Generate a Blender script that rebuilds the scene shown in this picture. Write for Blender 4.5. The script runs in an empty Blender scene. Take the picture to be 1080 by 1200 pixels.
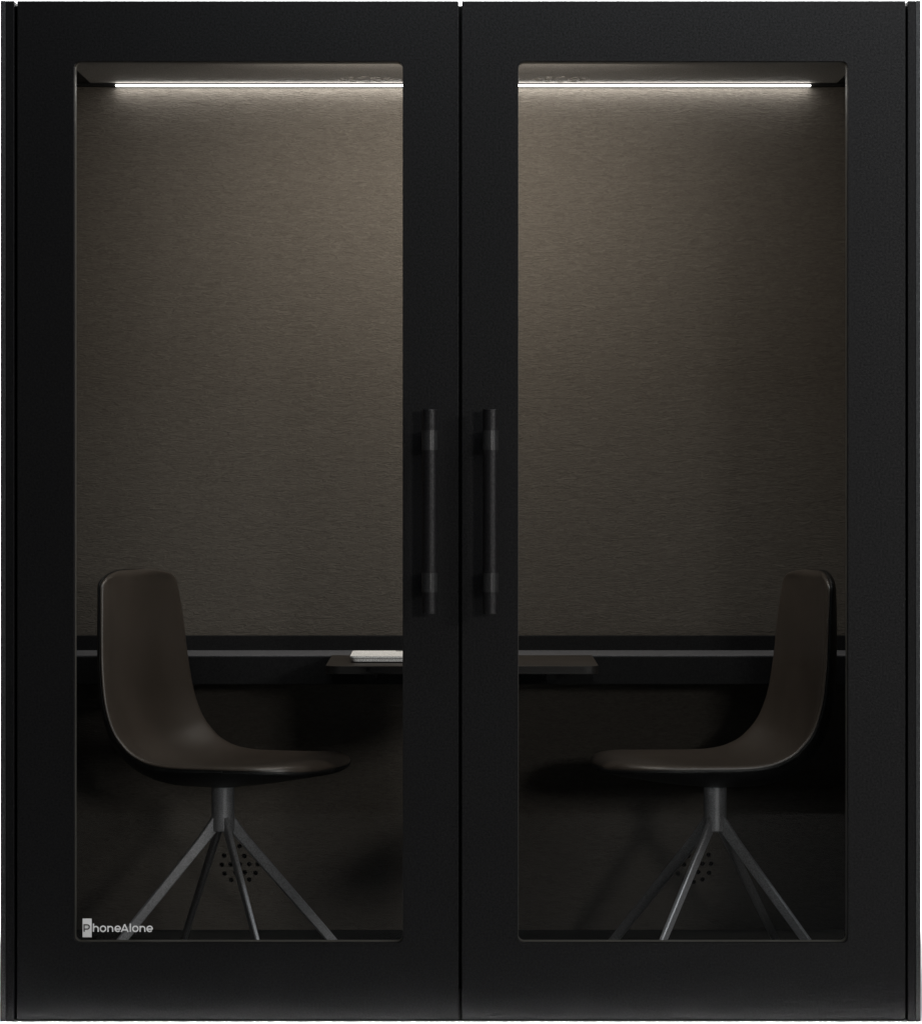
import bpy, bmesh, math, random
from mathutils import Vector, Matrix
from mathutils.geometry import tessellate_polygon

random.seed(4)
sc = bpy.context.scene
COL = sc.collection
S = 0.0018            # metres per photo pixel on the door plane (y = 0)
CD = 7.2              # camera distance from the door plane
ZC = 1.2186           # camera height

# ------------------------------------------------------------------ camera
cd = bpy.data.cameras.new('camera'); cam = bpy.data.objects.new('camera', cd); COL.objects.link(cam)
cam.location = (0, -CD, ZC); cam.rotation_euler = (math.radians(90), 0, 0)
cd.sensor_fit = 'VERTICAL'; cd.sensor_height = 36; cd.sensor_width = 36
cd.lens = 36 * CD / (1200 * S); cd.shift_y = -80 / 1200
cd.clip_start = 0.1; cd.clip_end = 100
sc.camera = cam
# ------------------------------------------------------------------ world and lamps
w = bpy.data.worlds.new('World'); sc.world = w; w.use_nodes = True
w.node_tree.nodes['Background'].inputs[0].default_value = (0.9, 0.95, 1, 1)
w.node_tree.nodes['Background'].inputs[1].default_value = 0.012

def area(name, loc, target, sx, sy, power, col=(1, 1, 1), spread=180):
    l = bpy.data.lights.new(name, 'AREA'); l.shape = 'RECTANGLE'; l.size = sx; l.size_y = sy
    l.energy = power; l.color = col; l.spread = math.radians(spread)
    o = bpy.data.objects.new(name, l); COL.objects.link(o); o.location = loc
    o.rotation_euler = (Vector(target) - Vector(loc)).to_track_quat('-Z', 'Y').to_euler()
    return o
area('key_softbox', (4.0, -3.5, 2.35), (0.0, 0.6, 0.8), 0.7, 0.6, 80, (1, 0.975, 0.95))
area('front_softbox', (2.95, -9.0, 2.05), (0.0, 0.6, 0.7), 0.8, 0.6, 90, (1, 0.97, 0.94))
area('side_softbox', (2.4, -1.4, 2.9), (0.9, 0.0, 1.9), 0.5, 1.0, 13, (0.90, 0.95, 1))
area('top_softbox', (0.6, -1.0, 3.0), (0.6, 0.0, 2.0), 2.4, 0.4, 28, (0.90, 0.95, 1))
area('floor_fill', (0, -0.33, 2.4), (0, -0.027, 0), 2.6, 0.015, 2.1, (1, 1, 1), 1.0)  # unseen narrow beam added to whiten the floor strip before the doors
area('backdrop_lamp', (0, 1.5, 1.7), (0, 3.2, 1.3), 3.0, 2.6, 260)
area('ceiling_fill', (-0.02, 0.30, 2.055), (-0.02, 0.89, 1.50), 0.80, 0.08, 10.8, (1, 0.92, 0.82), 150)  # unseen fill added under the front ceiling to brighten the back wall

sc.view_settings.view_transform = 'Standard'; sc.view_settings.look = 'None'
sc.view_settings.exposure = 0; sc.view_settings.gamma = 1
try: sc.view_settings.use_curve_mapping = False
except Exception: pass
sc.render.engine = 'CYCLES'

# ------------------------------------------------------------------ helpers
def px(x, y, d=0.0):
    k = S * (CD + d) / CD
    return Vector(((x - 540) * k, d, ZC - (y - 520) * k))

def obj(name, bm, m, parent=None, smooth=False, recalc=True):
    if recalc: bmesh.ops.recalc_face_normals(bm, faces=bm.faces)
    me = bpy.data.meshes.new(name); bm.to_mesh(me); bm.free()
    if smooth:
        for p in me.polygons: p.use_smooth = True
    me.materials.append(m)
    o = bpy.data.objects.new(name, me); COL.objects.link(o)
    if parent: o.parent = parent
    return o

def autosmooth(o, deg=35):
    me = o.data
    for p in me.polygons: p.use_smooth = True
    bm = bmesh.new(); bm.from_mesh(me)
    for e in bm.edges:
        if len(e.link_faces) == 2 and e.calc_face_angle(0) > math.radians(deg): e.smooth = False
    bm.to_mesh(me); bm.free()
    return o

def box(bm, x0, x1, y0, y1, z0, z1, bev=0.0, seg=2):
    r = bmesh.ops.create_cube(bm, size=1, matrix=Matrix.Translation(((x0+x1)/2, (y0+y1)/2, (z0+z1)/2)) @ Matrix.Diagonal((x1-x0, y1-y0, z1-z0, 1)))
    if bev:
        es = list({e for v in r['verts'] for e in v.link_edges})
        bmesh.ops.bevel(bm, geom=es, offset=bev, segments=seg, profile=0.5, affect='EDGES')
def newbox(*a, **k):
    bm = bmesh.new(); box(bm, *a, **k); return bm

def rrect(x0, x1, z0, z1, r, n=6):
    pts = []
    for cx, cz, a0 in ((x1-r, z1-r, 0), (x0+r, z1-r, 90), (x0+r, z0+r, 180), (x1-r, z0+r, 270)):
        for i in range(n+1):
            a = math.radians(a0 + 90*i/n)
            pts.append((cx + r*math.cos(a), cz + r*math.sin(a)))
    return pts
def circle(cx, cz, r, n=12, sq=1.0):
    return [(cx + r*math.cos(2*math.pi*i/n), cz + sq*r*math.sin(2*math.pi*i/n)) for i in range(n)]

def plate(outer, holes, d0, d1, axis='y'):
    """solid plate with real holes; outline in (x,z) (axis y) or (x,y) (axis z)"""
    loops = [outer] + holes
    mk = (lambda a, b, d: (a, d, b)) if axis == 'y' else (lambda a, b, d: (a, b, d))
    tris = tessellate_polygon([[Vector((a, b, 0)) for a, b in lp] for lp in loops])
    flat = [p for lp in loops for p in lp]
    bm = bmesh.new()
    A = [bm.verts.new(mk(a, b, d0)) for a, b in flat]
    B = [bm.verts.new(mk(a, b, d1)) for a, b in flat]
    for t in tris:
        try:
            bm.faces.new([A[i] for i in t]); bm.faces.new([B[i] for i in reversed(t)])
        except ValueError: pass
    k = 0
    for lp in loops:
        n = len(lp)
        for i in range(n):
            a, b = k+i, k+(i+1) % n
            bm.faces.new((A[a], A[b], B[b], B[a]))
        k += n
    return bm

def cyl(bm, p0, p1, r0, r1=None, n=32, cap=True):
    r1 = r0 if r1 is None else r1
    p0, p1 = Vector(p0), Vector(p1)
    d = (p1-p0).normalized(); q = d.to_track_quat('Z', 'Y')
    R = []
    for p, r in ((p0, r0), (p1, r1)):
        R.append([bm.verts.new(p + q @ Vector((r*math.cos(2*math.pi*i/n), r*math.sin(2*math.pi*i/n), 0))) for i in range(n)])
    for i in range(n):
        bm.faces.new((R[0][i], R[0][(i+1) % n], R[1][(i+1) % n], R[1][i]))
    if cap:
        bm.faces.new(list(reversed(R[0]))); bm.faces.new(R[1])

def lathe(bm, prof, cx=0, cy=0, n=40):
    rings = [[bm.verts.new((cx + r*math.cos(2*math.pi*i/n), cy + r*math.sin(2*math.pi*i/n), z)) for i in range(n)] for r, z in prof]
    for a, b in zip(rings, rings[1:]):
        for i in range(n):
            bm.faces.new((a[i], a[(i+1) % n], b[(i+1) % n], b[i]))
    bm.faces.new(list(reversed(rings[0]))); bm.faces.new(rings[-1])

def stroke(bm, pts, wd, d, th=0.0004):
    """flat rounded ribbon in the x-z plane at depth d"""
    n = len(pts); L = []
    for i, p in enumerate(pts):
        a = Vector(pts[max(i-1, 0)]); b = Vector(pts[min(i+1, n-1)])
        t = (b-a).normalized(); nn = Vector((-t.y, t.x)) * wd/2
        p = Vector(p)
        L.append([bm.verts.new((p.x+nn.x, d-th, p.y+nn.y)), bm.verts.new((p.x-nn.x, d-th, p.y-nn.y)),
                  bm.verts.new((p.x-nn.x, d, p.y-nn.y)), bm.verts.new((p.x+nn.x, d, p.y+nn.y))])
    for a, b in zip(L, L[1:]):
        for i in range(4): bm.faces.new((a[i], a[(i+1) % 4], b[(i+1) % 4], b[i]))
    bm.faces.new(L[0][::-1]); bm.faces.new(L[-1])

# ------------------------------------------------------------------ materials
def mat(name, base=(0.5,)*3, rough=0.5, metal=0.0, spec=0.5):
    m = bpy.data.materials.new(name); m.use_nodes = True
    b = m.node_tree.nodes['Principled BSDF']
    b.inputs['Base Color'].default_value = (*base, 1); b.inputs['Roughness'].default_value = rough
    b.inputs['Metallic'].default_value = metal; b.inputs['Specular IOR Level'].default_value = spec
    return m, m.node_tree.nodes, m.node_tree.links, b

def noise_tex(N, L, scale, mapscale=(1, 1, 1), detail=4, rough=0.6, dist=0.0):
    tc = N.new('ShaderNodeTexCoord'); mp = N.new('ShaderNodeMapping'); mp.inputs['Scale'].default_value = mapscale
    nz = N.new('ShaderNodeTexNoise'); nz.inputs['Scale'].default_value = scale; nz.inputs['Detail'].default_value = detail
    nz.inputs['Roughness'].default_value = rough; nz.inputs['Distortion'].default_value = dist
    L.new(tc.outputs['Object'], mp.inputs['Vector']); L.new(mp.outputs[0], nz.inputs['Vector'])
    return nz
def ramp(N, L, src, c0, c1, p0=0.3, p1=0.7):
    r = N.new('ShaderNodeValToRGB'); r.color_ramp.elements[0].position = p0; r.color_ramp.elements[1].position = p1
    r.color_ramp.elements[0].color = (*c0, 1); r.color_ramp.elements[1].color = (*c1, 1)
    L.new(src, r.inputs[0]); return r
def bump(N, L, b, src, strength, dist, prev=None):
    bp = N.new('ShaderNodeBump'); bp.inputs['Strength'].default_value = strength; bp.inputs['Distance'].default_value = dist
    L.new(src, bp.inputs['Height'])
    if prev: L.new(prev.outputs[0], bp.inputs['Normal'])
    L.new(bp.outputs[0], b.inputs['Normal']); return bp

def felt(name, c0, c1):
    m, N, L, b = mat(name, c0, 0.95, spec=0.12)
    nz = noise_tex(N, L, 1.0, (50, 50, 190), 5, 0.65, 1.4)
    r = ramp(N, L, nz.outputs['Fac'], c0, c1, 0.3, 0.72); L.new(r.outputs[0], b.inputs['Base Color'])
    bp = bump(N, L, b, nz.outputs['Fac'], 0.7, 0.005)
    n2 = noise_tex(N, L, 900, (1, 1, 1), 2)
    bump(N, L, b, n2.outputs['Fac'], 0.12, 0.001, bp)
    return m
M = {}
M['felt'] = felt('felt', (0.057, 0.050, 0.0425), (0.094, 0.084, 0.073))
M['felt_dark'] = felt('felt_dark', (0.010, 0.010, 0.010), (0.016, 0.016, 0.016))
def paint(name, c, rough, metal=0.0, spec=0.5, grain=0.25):
    m, N, L, b = mat(name, c, rough, metal, spec)
    n1 = noise_tex(N, L, 480, (1, 1, 1), 3, 0.7)
    n2 = noise_tex(N, L, 3.0, (1, 1, 1), 3, 0.5)
    r = ramp(N, L, n1.outputs['Fac'], tuple(x*0.6 for x in c), tuple(x*1.6 for x in c), 0.35, 0.68)
    L.new(r.outputs[0], b.inputs['Base Color'])
    mr = N.new('ShaderNodeMapRange'); mr.inputs['To Min'].default_value = rough-0.04; mr.inputs['To Max'].default_value = rough+0.05
    L.new(n2.outputs['Fac'], mr.inputs['Value']); L.new(mr.outputs[0], b.inputs['Roughness'])
    n3 = noise_tex(N, L, 230, (1, 1, 1), 4, 0.75)
    ms = N.new('ShaderNodeMapRange'); ms.inputs['From Min'].default_value = 0.35; ms.inputs['From Max'].default_value = 0.68
    ms.inputs['To Min'].default_value = spec*0.55; ms.inputs['To Max'].default_value = spec*1.6
    L.new(n3.outputs['Fac'], ms.inputs['Value']); L.new(ms.outputs[0], b.inputs['Specular IOR Level'])
    bump(N, L, b, n3.outputs['Fac'], grain, 0.0006)
    return m
M['door'] = paint('door_powder_coat', (0.0035, 0.0035, 0.0038), 0.46, spec=0.17, grain=0.6)
M['edge'] = paint('side_edge_coat', (0.0035, 0.0035, 0.0038), 0.5, spec=0.15)
M['clad'] = paint('side_cladding', (0.018, 0.0185, 0.019), 0.8, grain=0.6)
M['black'] = mat('matt_black', (0.006, 0.006, 0.006), 0.7, spec=0.2)[0]
M['handle'] = paint('handle_anodised', (0.007, 0.0065, 0.007), 0.42, 0.0, 0.28, 0.05)
M['clamp'] = paint('clamp_metal', (0.035, 0.035, 0.035), 0.30, 0.5, 0.5, 0.05)
M['reveal'] = mat('brushed_reveal', (0.10, 0.095, 0.085), 0.4, 0.3)[0]
M['ceil'] = paint('ceiling_laminate', (0.25, 0.232, 0.215), 0.75, grain=0.05)
M['trunk'] = paint('trunking_black', (0.0035, 0.0035, 0.0040), 0.6, spec=0.15)
M['cap'] = paint('trunking_cap', (0.075, 0.075, 0.081), 0.55, 0.0, 0.4)
M['deck'] = mat('deck_carpet', (0.010, 0.010, 0.010), 0.95, spec=0.1)[0]
M['leg'] = paint('leg_metal', (0.22, 0.22, 0.23), 0.34, 0.4, 0.5, 0.06)
M['shell'] = paint('shell_black', (0.006, 0.006, 0.006), 0.45, 0, 0.2, 0.05)
M['silver'] = paint('laptop_silver', (0.80, 0.78, 0.76), 0.5, 0.0, 0.5, 0.03)
M['white'] = mat('white_print', (0.95, 0.95, 0.94), 0.7)[0]
M['ink'] = mat('dark_print', (0.05, 0.045, 0.04), 0.7)[0]

m, N, L, b = mat('brown_leather', (0.033, 0.026, 0.021), 0.38, spec=0.5)
n = noise_tex(N, L, 420, (1, 1, 1), 3); bump(N, L, b, n.outputs['Fac'], 0.12, 0.0006)
n2 = noise_tex(N, L, 9, (1, 1, 1), 4); r = ramp(N, L, n2.outputs['Fac'], (0.034, 0.0265, 0.021), (0.043, 0.034, 0.0275)); L.new(r.outputs[0], b.inputs['Base Color'])
M['leather'] = m
m, N, L, b = mat('dark_walnut', (0.07, 0.05, 0.035), 0.42, spec=0.4)
n = noise_tex(N, L, 1, (6, 70, 70), 6, 0.65, 0.6); r = ramp(N, L, n.outputs['Fac'], (0.011, 0.0088, 0.0070), (0.032, 0.025, 0.020)); L.new(r.outputs[0], b.inputs['Base Color'])
bump(N, L, b, n.outputs['Fac'], 0.1, 0.001); M['wood'] = m

m, N, L, b = mat('diffuser_lit', (0.9, 0.9, 0.9), 0.6)
b.inputs['Emission Color'].default_value = (1, 0.97, 0.94, 1); b.inputs['Emission Strength'].default_value = 7.0
M['led'] = m
m = bpy.data.materials.new('clear_glass'); m.use_nodes = True; N, L = m.node_tree.nodes, m.node_tree.links; N.clear()
out = N.new('ShaderNodeOutputMaterial'); mx = N.new('ShaderNodeMixShader'); tr = N.new('ShaderNodeBsdfTransparent'); gl = N.new('ShaderNodeBsdfGlossy')
tr.inputs[0].default_value = (0.97, 0.975, 0.97, 1); gl.inputs['Roughness'].default_value = 0.02; mx.inputs[0].default_value = 0.006
L.new(tr.outputs[0], mx.inputs[1]); L.new(gl.outputs[0], mx.inputs[2]); L.new(mx.outputs[0], out.inputs[0]); M['glass'] = m
m, N, L, b = mat('studio_white', (0.86, 0.86, 0.86), 0.9, spec=0.1)
n = noise_tex(N, L, 1.2, (1, 1, 1), 3); r = ramp(N, L, n.outputs['Fac'], (0.85, 0.85, 0.85), (0.875, 0.875, 0.87)); L.new(r.outputs[0], b.inputs['Base Color'])
M['studio'] = m

# ------------------------------------------------------------------ setting
bm = newbox(-6, 6, -4.0, 3.2, -0.05, 0.0)
o = obj('floor', bm, M['studio']); o['kind'] = 'structure'
bm = newbox(-6, 6, 3.2, 3.25, -0.05, 5.0)
o = obj('backdrop', bm, M['studio']); o['kind'] = 'structure'

# ------------------------------------------------------------------ booth
BD = 0.89                                   # inner face of the back wall
XL, XR = -0.9175, 0.9175                   # inner faces of the side walls
CZ = ZC + 474*S                             # ceiling height
FZ = ZC - 640*S                             # deck height
TOP = (1197-4)*S                            # top of the carcass
XO0, XO1 = (1-540)*S, (1078-540)*S

booth = bpy.data.objects.new('meeting_booth', None); COL.objects.link(booth)
booth['label'] = 'black two door office meeting booth with tall glass panes and a lit ceiling line inside'
booth['category'] = 'meeting booth'
R0 = 0.046                                  # carcass starts just behind the doors
obj('roof', newbox(XL-0.03, XR+0.03, R0, BD+0.05, CZ+0.014, TOP), M['black'], booth)
obj('base', newbox(-0.935, 0.935, 0.012, BD+0.05, 0.0, FZ), M['deck'], booth)
# side walls: inner felt board, metal edge, outer cladding
for s, xi, xe0, xe1, xc0, xc1 in ((-1, XL, 17, 7, 7, 1), (1, XR, 1063, 1072, 1072, 1078)):
    lo, hi = sorted((xi, xi + s*0.016))
    obj('side_lining', newbox(lo, hi, R0, BD+0.01, FZ, CZ+0.014), M['felt'], booth)
    a, b_ = sorted(((xe0-540)*S, (xe1-540)*S))
    z0 = -0.0 + 0.0003
    obj('side_frame', newbox(a, b_, 0.0, BD+0.05, z0, 1196*S, bev=0.0012), M['edge'], booth)
    a, b_ = sorted(((xc0-540)*S, (xc1-540)*S))
    if s < 0: b_ -= 0.0004
    else: a += 0.0004
    obj('side_cladding', newbox(a, b_, -0.0015, BD+0.05, z0, 1196*S, bev=0.001), M['clad'], booth)
    # black jamb closing the slot between lining and frame
    lo, hi = sorted((xi + s*0.0165, (xe0-540)*S - s*0.0006))
    obj('jamb', newbox(lo, hi, R0, BD+0.05, FZ+0.0005, TOP), M['black'], booth)
for x0_, x1_ in ((534, 544), (14, 26), (1055, 1066)):       # dark seals behind the door joints
    obj('door_seal', newbox((x0_-540)*S, (x1_-540)*S, 0.0405, 0.0455, 0.002, (1197-4)*S), M['black'], booth)
# back wall with two round speaker perforations
holes = []
def rosette(cx, cz, R1, R2, r, n1=12, n2=6, sq=1.0):
    hs = [circle(cx, cz, r, 12)]
    for R, n in ((R1, n1), (R2, n2)):
        for i in range(n):
            a = 2*math.pi*i/n + 0.02
            hs.append(circle(cx + R*math.cos(a), cz + R*math.sin(a), r, 12))
    return hs
kb = S*(CD+BD)/CD
for cxp, cyp in ((281, 1013), (812, 1013)):
    p = px(cxp, cyp, BD)
    holes += rosette(p.x, p.z, 21*kb, 11*kb, 3.0*kb)
obj('back_wall', plate([(XL, FZ), (XR, FZ), (XR, CZ+0.014), (XL, CZ+0.014)], holes, BD, BD+0.014), M['felt'], booth)
obj('back_board', newbox(XL-0.03, XR+0.03, BD+0.022, BD+0.05, FZ+0.001, CZ+0.012), M['black'], booth)
CXL, CXR = -0.8757, 0.888                  # the pale ceiling board stops short of the side walls
for a_, b_ in ((XL+0.0005, CXL-0.0008), (CXR+0.0008, XR-0.0005)):
    obj('ceiling_edge', newbox(a_, b_, R0, BD-0.001, CZ-0.001, CZ+0.0125), M['black'], booth)
# ceiling with two rings of vent holes
holes = []
for cxp in (428, 657):
    k = S*(CD+0.80)/CD
    cx = (cxp-540)*k
    for R, n in ((0.060, 12), (0.034, 7)):
        for i in range(n):
            a = 2*math.pi*i/n
            holes.append(circle(cx + R*math.cos(a), 0.792 + R*math.sin(a), 0.0085, 12))
obj('ceiling', plate([(CXL, R0), (CXR, R0), (CXR, BD-0.001), (CXL, BD-0.001)], holes, CZ, CZ+0.002, 'z'), M['ceil'], booth)
# lit line in its black channel
k = S*(CD+0.86)/CD
zt = ZC + (520-98.9)*k; zb = ZC + (520-101.3)*k
ch = obj('light_channel', newbox(XL+0.001, XR-0.001, 0.868, BD-0.0005, zb+0.0015, CZ-0.0015), M['black'], booth)
obj('light_diffuser', newbox((135.5-540)*k, (949.5-540)*k, 0.858, 0.8675, zb, zt, bev=0.0015), M['led'], ch)
sl = area('strip_light', (0.5*(135.5+949.5-1080)*k, 0.879, zb+0.0010), (0.5*(135.5+949.5-1080)*k, 0.879, 0), 814*k, 0.014, 1.6, (1, 0.99, 0.975))
# trunking along the back wall
z_led = ZC - 242*S*(CD+0.87)/CD
ztop = px(0, 745, 0.87).z
tr = obj('wall_trunking', newbox(XL, XR, 0.870, BD-0.0005, z_led-0.002, ztop, bev=0.001), M['trunk'], booth)
obj('trunking_front', newbox(XL, XR, 0.675, BD-0.001, z_led-0.067, z_led-0.0035, bev=0.001), M['trunk'], tr)
obj('trunking_cap', newbox(XL, XR, 0.676, 0.8695, z_led-0.003, z_led, bev=0.0008), M['cap'], tr)
# table
out_ = []
x0, x1, y0, y1 = -0.2975, 0.302, 0.284, 0.6745
r_ = 0.032
pts = [(x1, y1), (x0, y1)]
for cx, cy, a0 in ((x0+r_, y0+r_, 180), (x1-r_, y0+r_, 270)):
    for i in range(9):
        a = math.radians(a0 + 90*i/8); pts.append((cx + r_*math.cos(a), cy + r_*math.sin(a)))
tt = obj('table', plate(pts, [], z_led-0.017, z_led+0.0005, 'z'), M['wood'], booth)
tt.data.materials.append(mat('dark_edge_band', (0.007, 0.006, 0.0055), 0.5, spec=0.25)[0])
for p_ in tt.data.polygons:
    if abs(p_.normal.z) < 0.5: p_.material_index = 1
md = tt.modifiers.new('b', 'BEVEL'); md.width = 0.0015; md.segments = 2
for x in (-0.2, 0.2):
    obj('table_bracket', newbox(x-0.012, x+0.012, 0.36, 0.6745, z_led-0.035, z_led-0.0175, bev=0.001), M['black'], tt)

# doors
def door(xa, xb, wx0, wx1, wy0, wy1, hx, name='door'):
    X0, X1, Z0, Z1 = (xa-540)*S, (xb-540)*S, (1197-1194.8)*S, (1197-1.1)*S
    hole = rrect((wx0-540)*S, (wx1-540)*S, (1197-wy1)*S, (1197-wy0)*S, 7*S)
    d = obj(name, plate([(X0, Z0), (X1, Z0), (X1, Z1), (X0, Z1)], [hole], 0.0, 0.040), M['door'], booth)
    md = d.modifiers.new('b', 'BEVEL'); md.width = 0.0009; md.segments = 2; md.limit_method = 'ANGLE'; md.angle_limit = math.radians(50)
    # thin metal lining of the glazed opening
    e = 0.0008
    o1 = rrect((wx0-540)*S+e*0.3, (wx1-540)*S-e*0.3, (1197-wy1)*S+e*0.3, (1197-wy0)*S-e*0.3, 7*S)
    o2 = rrect((wx0-540)*S+e, (wx1-540)*S-e, (1197-wy1)*S+e, (1197-wy0)*S-e, 7*S-e)
    obj('glazing_rim', plate(o1, [o2], 0.016, 0.0398), M['reveal'], d)
    o3 = rrect((wx0-540)*S+e*1.3, (wx1-540)*S-e*1.3, (1197-wy1)*S+e*1.3, (1197-wy0)*S-e*1.3, 7*S-e)
    obj('glass_pane', plate(o3, [], 0.020, 0.026), M['glass'], d)
    # pull handle: bar on two stand-offs
    cx = (hx-540)*S; R = 8.8*S; yb = -0.062
    bm = bmesh.new(); cyl(bm, (cx, yb, (1197-717.5)*S), (cx, yb, (1197-480)*S), R, n=40)
    h = autosmooth(obj('pull_handle', bm, M['handle'], d))
    md = h.modifiers.new('b', 'BEVEL'); md.width = 0.0006; md.segments = 2; md.limit_method = 'ANGLE'
    for ya, yb2 in ((504.5, 527.5), (670, 692.3)):
        bm = bmesh.new()
        za, zb_ = (1197-yb2)*S, (1197-ya)*S
        # collar: round at the back, flat facets towards the room
        n = 32; Rr = R*1.05
        ring = [(cx + Rr*math.cos(2*math.pi*(i+0.5)/n), yb + Rr*math.sin(2*math.pi*(i+0.5)/n)) for i in range(n)]
        A = [bm.verts.new((a, b, za)) for a, b in ring]; B = [bm.verts.new((a, b, zb_)) for a, b in ring]
        for i in range(n): bm.faces.new((A[i], A[(i+1) % n], B[(i+1) % n], B[i]))
        bm.faces.new(A[::-1]); bm.faces.new(B)
        autosmooth(obj('handle_collar', bm, M['clamp'], d))
        obj('handle_standoff', newbox(cx-0.013, cx+0.0165, yb+0.006, -0.0003, za+0.0008, zb_-0.0008, bev=0.001), M['black'], d)
    return d
dl = door(20.5, 537.2, 87, 472, 72, 1105, 503.6)
dr = door(541.0, 1060.2, 607, 993, 72, 1105, 574.2)
dl['label'] = 'left black framed glass door with white lettering in its lower corner'
dr['label'] = 'right black framed glass door, plain glass'

# lettering on the left pane (front face of the glass, y = 0.020)
GY = 0.0193
q = S*(CD+GY)/CD
def G(x, y): return ((x-540)*q, ZC-(y-520)*q)
bm = bmesh.new(); a = G(97.0, 1098.3); b_ = G(107.7, 1076.4)
box(bm, a[0], b_[0], GY, GY+0.0004, a[1], b_[1])
lg = obj('lettering_tile', bm, M['white'], dl)
def arc(cx, cy, r, a0, a1, n=14, ry=None):
    ry = ry or r
    return [G(cx + r*math.cos(math.radians(a0+(a1-a0)*i/n)), cy - ry*math.sin(math.radians(a0+(a1-a0)*i/n))) for i in range(n+1)]
wd = 1.55*q
bm = bmesh.new()
stroke(bm, [G(98.9, 1083.0), G(98.9, 1091.8)], 1.3*q, GY-0.0003)
stroke(bm, [G(98.9, 1083.7), G(102.6, 1083.7)] + arc(102.6, 1086.2, 2.5, 80, -80) + [G(102.6, 1088.7), G(98.9, 1088.7)], 1.3*q, GY-0.0008)
obj('lettering', bm, M['ink'], dl)
bm = bmesh.new(); dd = [GY]
def st(pts):
    dd[0] -= 0.00006; stroke(bm, pts, wd, dd[0])
def n_(x): st([G(x, 1084.9), G(x, 1092)]); st([G(x, 1088.9)] + arc(x+2.75, 1088.3, 2.75, 175, 0, ry=2.6) + [G(x+5.5, 1092)])
def o_(x): st(arc(x, 1088.4, 3.1, 0, 360, 24))
def e_(x): st(arc(x, 1088.4, 3.1, -5, 318, 22)); st([G(x-3, 1088.7), G(x+3.6, 1088.7)])
st([G(109.8, 1082.2), G(109.8, 1092)]); st([G(109.8, 1088.9)] + arc(112.55, 1088.3, 2.75, 175, 0, ry=2.6) + [G(115.3, 1092)])
o_(121); n_(126.8); e_(138.2)
st([G(142.4, 1092.2), G(146.5, 1083)]); st([G(146.3, 1083), G(150.4, 1092.2)]); st([G(144, 1089.6), G(149, 1089.6)])
st([G(153, 1082.2), G(153, 1092)]); o_(158.9); n_(164.5); e_(175.6)
obj('lettering', bm, M['white'], dl)

# ------------------------------------------------------------------ laptop on the table
def thing(name, label, cat, loc, rz=0, group=None):
    o = bpy.data.objects.new(name, None); COL.objects.link(o); o.location = loc; o.rotation_euler = (0, 0, rz)
    o['label'] = label; o['category'] = cat
    if group: o['group'] = group
    return o
zt_ = z_led + 0.0008
lap = thing('laptop', 'closed pale silver laptop lying on the small dark wooden wall table', 'laptop', (-0.097, 0.495, zt_))
def slab(w_, d_, z0, z1, r=0.012, taper=1.0):
    o1 = rrect(-w_/2, w_/2, -d_/2, d_/2, r, 5)
    bm = plate(o1, [], z0, z1, 'z')
    for v in bm.verts:
        if v.co.z < z0+1e-6: v.co.x *= taper; v.co.y *= taper
    return bm
o = obj('laptop_base', slab(0.298, 0.198, 0.0025, 0.0092, taper=0.985), M['silver'], lap)
o = obj('laptop_lid', slab(0.300, 0.200, 0.0100, 0.0150), M['silver'], lap)
md = o.modifiers.new('b', 'BEVEL'); md.width = 0.0012; md.segments = 2; md.limit_method = 'ANGLE'
obj('laptop_hinge', newbox(-0.052, 0.052, 0.076, 0.083, 0.0151, 0.0158), M['ink'], lap)
for x in (-0.12, 0.12):
    for y in (-0.08, 0.08):
        bm = bmesh.new(); cyl(bm, (x, y, 0), (x, y, 0.0027), 0.006, n=16)
        obj('rubber_foot', bm, M['black'], lap)

# ------------------------------------------------------------------ swivel chairs
def catmull(P, n):
    out = []
    P = [P[0]*2 - P[1]] + P + [P[-1]*2 - P[-2]]
    for i in range(1, len(P)-2):
        for k_ in range(n):
            t = k_/n; a, b, c, d = P[i-1], P[i], P[i+1], P[i+2]
            out.append(0.5*((2*b) + (c-a)*t + (2*a-5*b+4*c-d)*t*t + (-a+3*b-3*c+d)*t**3))
    out.append(P[-2]); return out
prof = [Vector(p) for p in ((0.272, 0.440), (0.235, 0.443), (0.19, 0.440), (0.13, 0.431), (0.05, 0.422), (-0.04, 0.419), (-0.105, 0.426),
                            (-0.160, 0.446), (-0.204, 0.488), (-0.230, 0.555), (-0.241, 0.65), (-0.243, 0.76), (-0.242, 0.870))]
prof = [Vector((p.x*0.98, p.y)) for p in prof]
C = catmull(prof, 14)
cum = [0.0]
for a, b in zip(C, C[1:]): cum.append(cum[-1] + (b-a).length)
LEN = cum[-1]
def at(s):
    s = min(max(s, 0), LEN-1e-6)
    i = max(j for j in range(len(cum)) if cum[j] <= s); i = min(i, len(C)-2)
    t = (s-cum[i])/(cum[i+1]-cum[i]); p = C[i].lerp(C[i+1], t)
    T = (C[i+1]-C[i]).normalized()
    return p, Vector((T.y, -T.x))
def lerp_tab(tab, s):
    n = len(tab)
    for i in range(n-1):
        (a, va), (b, vb) = tab[i], tab[i+1]
        if s <= b or i == n-2:
            t = min(max((s-a)/(b-a), 0), 1)
            def sl(k):
                k0, k1 = max(k-1, 0), min(k+1, n-1)
                return (tab[k1][1]-tab[k0][1])/(tab[k1][0]-tab[k0][0])
            m0, m1 = sl(i)*(b-a), sl(i+1)*(b-a)
            return (2*t**3-3*t*t+1)*va + (t**3-2*t*t+t)*m0 + (-2*t**3+3*t*t)*vb + (t**3-t*t)*m1
SC = 0.40  # arc length where the seat turns into the back (approx)
HW = [(0, 0.205), (0.15, 0.222), (0.36, 0.222), (0.55, 0.216), (0.75, 0.198), (LEN, 0.176)]
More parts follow.
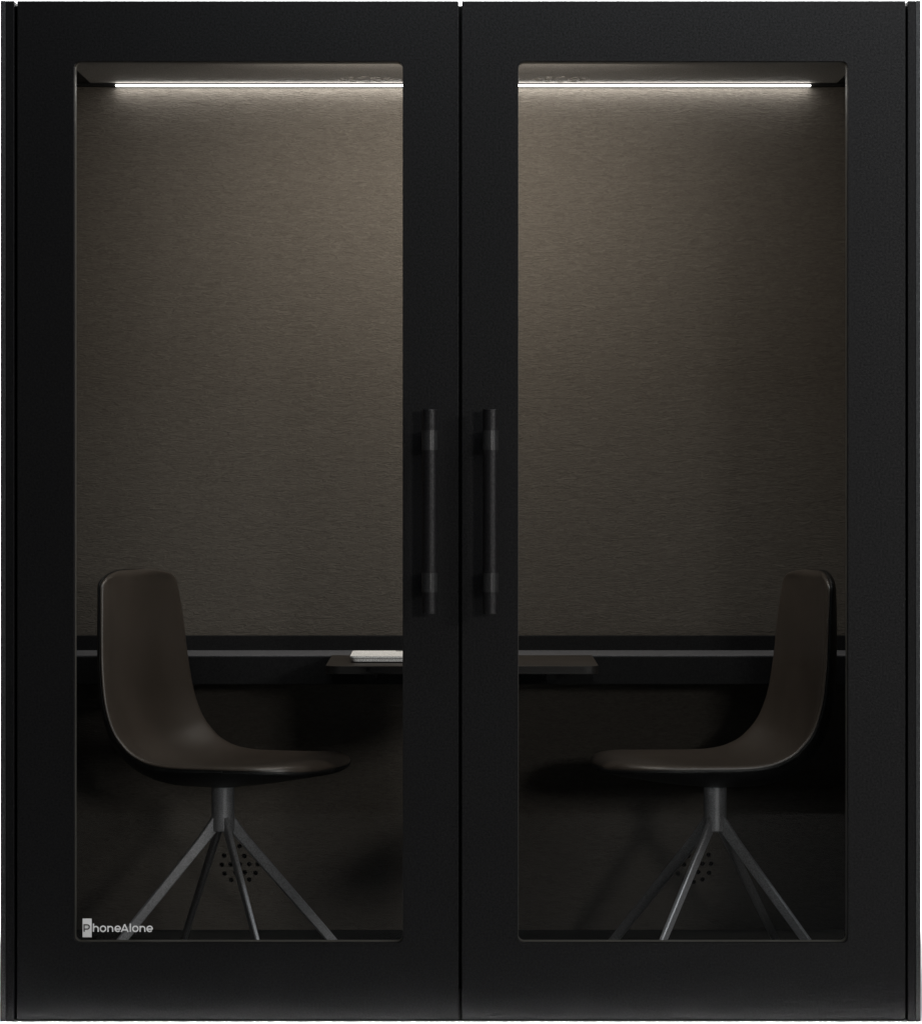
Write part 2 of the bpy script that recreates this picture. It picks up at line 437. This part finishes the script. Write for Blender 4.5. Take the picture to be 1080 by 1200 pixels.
BK = [(0, 0.001), (0.05, 0.005), (0.12, 0.016), (0.20, 0.026), (0.34, 0.035), (0.46, 0.052), (0.62, 0.044), (LEN-0.1, 0.034), (LEN, 0.022)]
def surf(s, v, inset=0.0):
    """point and up-normal of the seat surface"""
    p, nrm = at(s)
    hw = lerp_tab(HW, s) - inset
    te, ne = 0.125, 2.6
    if s < te: hw *= max(1-((te-s)/te)**ne, 0)**(1/ne)
    tb, nb = 0.040, 2.7
    if s > LEN-tb: hw *= max(1-((s-LEN+tb)/tb)**nb, 0)**(1/nb)
    b = lerp_tab(BK, s)*abs(v)**2.3*min(1, hw/0.15)
    q_ = p + nrm*b
    return Vector((q_.x, v*hw, q_.y)), Vector((nrm.x, 0, nrm.y))
def params(s0, s1, n):
    return [s0 + (s1-s0)*(0.5-0.5*math.cos(math.pi*i/n)) for i in range(n+1)]
def sheet(f_top, f_bot, s0, s1, nu=110, nv=40):
    bm = bmesh.new(); us = params(s0, s1, nu); vs = [-math.cos(math.pi*j/nv) for j in range(nv+1)]
    T = [[bm.verts.new(f_top(u, v)) for v in vs] for u in us]
    B = [[bm.verts.new(f_bot(u, v)) for v in vs] for u in us]
    for i in range(nu):
        for j in range(nv):
            bm.faces.new((T[i][j], T[i+1][j], T[i+1][j+1], T[i][j+1]))
            bm.faces.new((B[i][j], B[i][j+1], B[i+1][j+1], B[i+1][j]))
    for i in range(nu):
        bm.faces.new((T[i][0], B[i][0], B[i+1][0], T[i+1][0]))
        bm.faces.new((T[i][nv], T[i+1][nv], B[i+1][nv], B[i][nv]))
    for j in range(nv):
        bm.faces.new((T[0][j], T[0][j+1], B[0][j+1], B[0][j])); bm.faces.new((T[nu][j], B[nu][j], B[nu][j+1], T[nu][j+1]))
    bmesh.ops.remove_doubles(bm, verts=bm.verts, dist=1e-5)
    return bm
TH = [(0, 0.003), (0.04, 0.013), (0.10, 0.017), (0.25, 0.017), (0.38, 0.018), (0.5, 0.014), (0.7, 0.012), (LEN-0.05, 0.010), (LEN, 0.004)]
def off(s, v, d, inset=0.0, drop=0.0):
    p, nn = surf(s, v, inset); return p + nn*d
def shell_bot(s, v):
    p, nn = surf(s, v)
    th = 0.008 + lerp_tab(TH, s)*(1-abs(v)**3)
    e = 1-0.035*(1 if 0 < s < LEN else 1)*abs(v)**3
    p = p - nn*th; p.y *= e
    return p
def pad_top(s, v):
    a, b = 0.003, LEN-0.0008
    e = min((s-a)/0.05, (b-s)/0.016, 1); e = max(e, 0)
    h = 0.0005 + 0.015*math.sqrt(max(1-(1-e)**2, 0))*math.sqrt(max(1-abs(v)**9, 0))
    p, nn = surf(s, v, 0.0045)
    return p + nn*h

def make_chair(label, loc, rz):
    t = thing('swivel_chair', label, 'chair', loc, rz, 'swivel chairs facing each other across the table')
    obj('seat_shell', sheet(lambda s, v: off(s, v, 0.0), shell_bot, 0, LEN), M['shell'], t, smooth=True)
    obj('upholstery', sheet(pad_top, lambda s, v: off(s, v, 0.0003, 0.0045), 0.003, LEN-0.0008), M['leather'], t, smooth=True)
    bm = bmesh.new(); lathe(bm, [(0.0235, 0.293), (0.0252, 0.295), (0.0254, 0.403)])
    autosmooth(obj('column', bm, M['leg'], t))
    bm = bmesh.new(); lathe(bm, [(0.045, 0.3935), (0.055, 0.40), (0.055, 0.404)])
    autosmooth(obj('seat_plate', bm, M['shell'], t))
    for k_ in range(4):
        bm = bmesh.new()
        # tapered blade with a bevelled rectangular section, local x outwards
        secs = [((0.012, 0.318), 0.0058, 0.0150), ((0.05, 0.272), 0.0052, 0.0122), ((0.281, 0.010), 0.0047, 0.0098)]
        d = Vector((0.22, -0.262)).normalized(); up = Vector((-d.y, d.x))
        if up.y < 0: up = -up
        rings = []
        for (cx, cz), ht, hh in secs:
            ring = []
            c = 0.0022
            for a, b in ((-ht, -hh+c), (-ht+c, -hh), (ht-c, -hh), (ht, -hh+c), (ht, hh-c), (ht-c, hh), (-ht+c, hh), (-ht, hh-c)):
                ring.append(bm.verts.new((cx + up.x*b, a, cz + up.y*b)))
            rings.append(ring)
        for A, B in zip(rings, rings[1:]):
            for i in range(8): bm.faces.new((A[i], A[(i+1) % 8], B[(i+1) % 8], B[i]))
        bm.faces.new(rings[0][::-1]); bm.faces.new(rings[-1])
        lg_ = autosmooth(obj('leg', bm, M['leg'], t), 40)
        bm = bmesh.new(); cyl(bm, (0.277, 0, 0.0), (0.277, 0, 0.008), 0.010, n=20)
        gl_ = obj('glide', bm, M['black'], lg_)
        lg_['turn'] = k_
    return t
def set_legs(t, deg):
    k_ = 0
    for c in t.children:
        if c.name.split('.')[0] == 'leg':
            c.rotation_euler = (0, 0, math.radians(deg + 90*k_) - t.rotation_euler.z); k_ += 1
YC = 0.37
kc = S*(CD+YC)/CD
A1, A2 = -23, 180+11
ch1 = make_chair('dark brown leather swivel chair behind the door with the white lettering, facing the laptop', ((261.5-540)*kc, YC, FZ+0.0004), math.radians(A1))
ch2 = ch1.copy(); COL.objects.link(ch2)
for c in ch1.children:
    c2 = c.copy(); COL.objects.link(c2); c2.parent = ch2
    for g in c.children:
        g2 = g.copy(); COL.objects.link(g2); g2.parent = c2
ch2['label'] = 'dark brown leather swivel chair behind the plain glass door without lettering'
ch2.location = ((837.5-540)*kc, YC, FZ+0.0004); ch2.rotation_euler = (0, 0, math.radians(A2))
bpy.context.view_layer.update()
set_legs(ch1, 23); set_legs(ch2, 55.5)
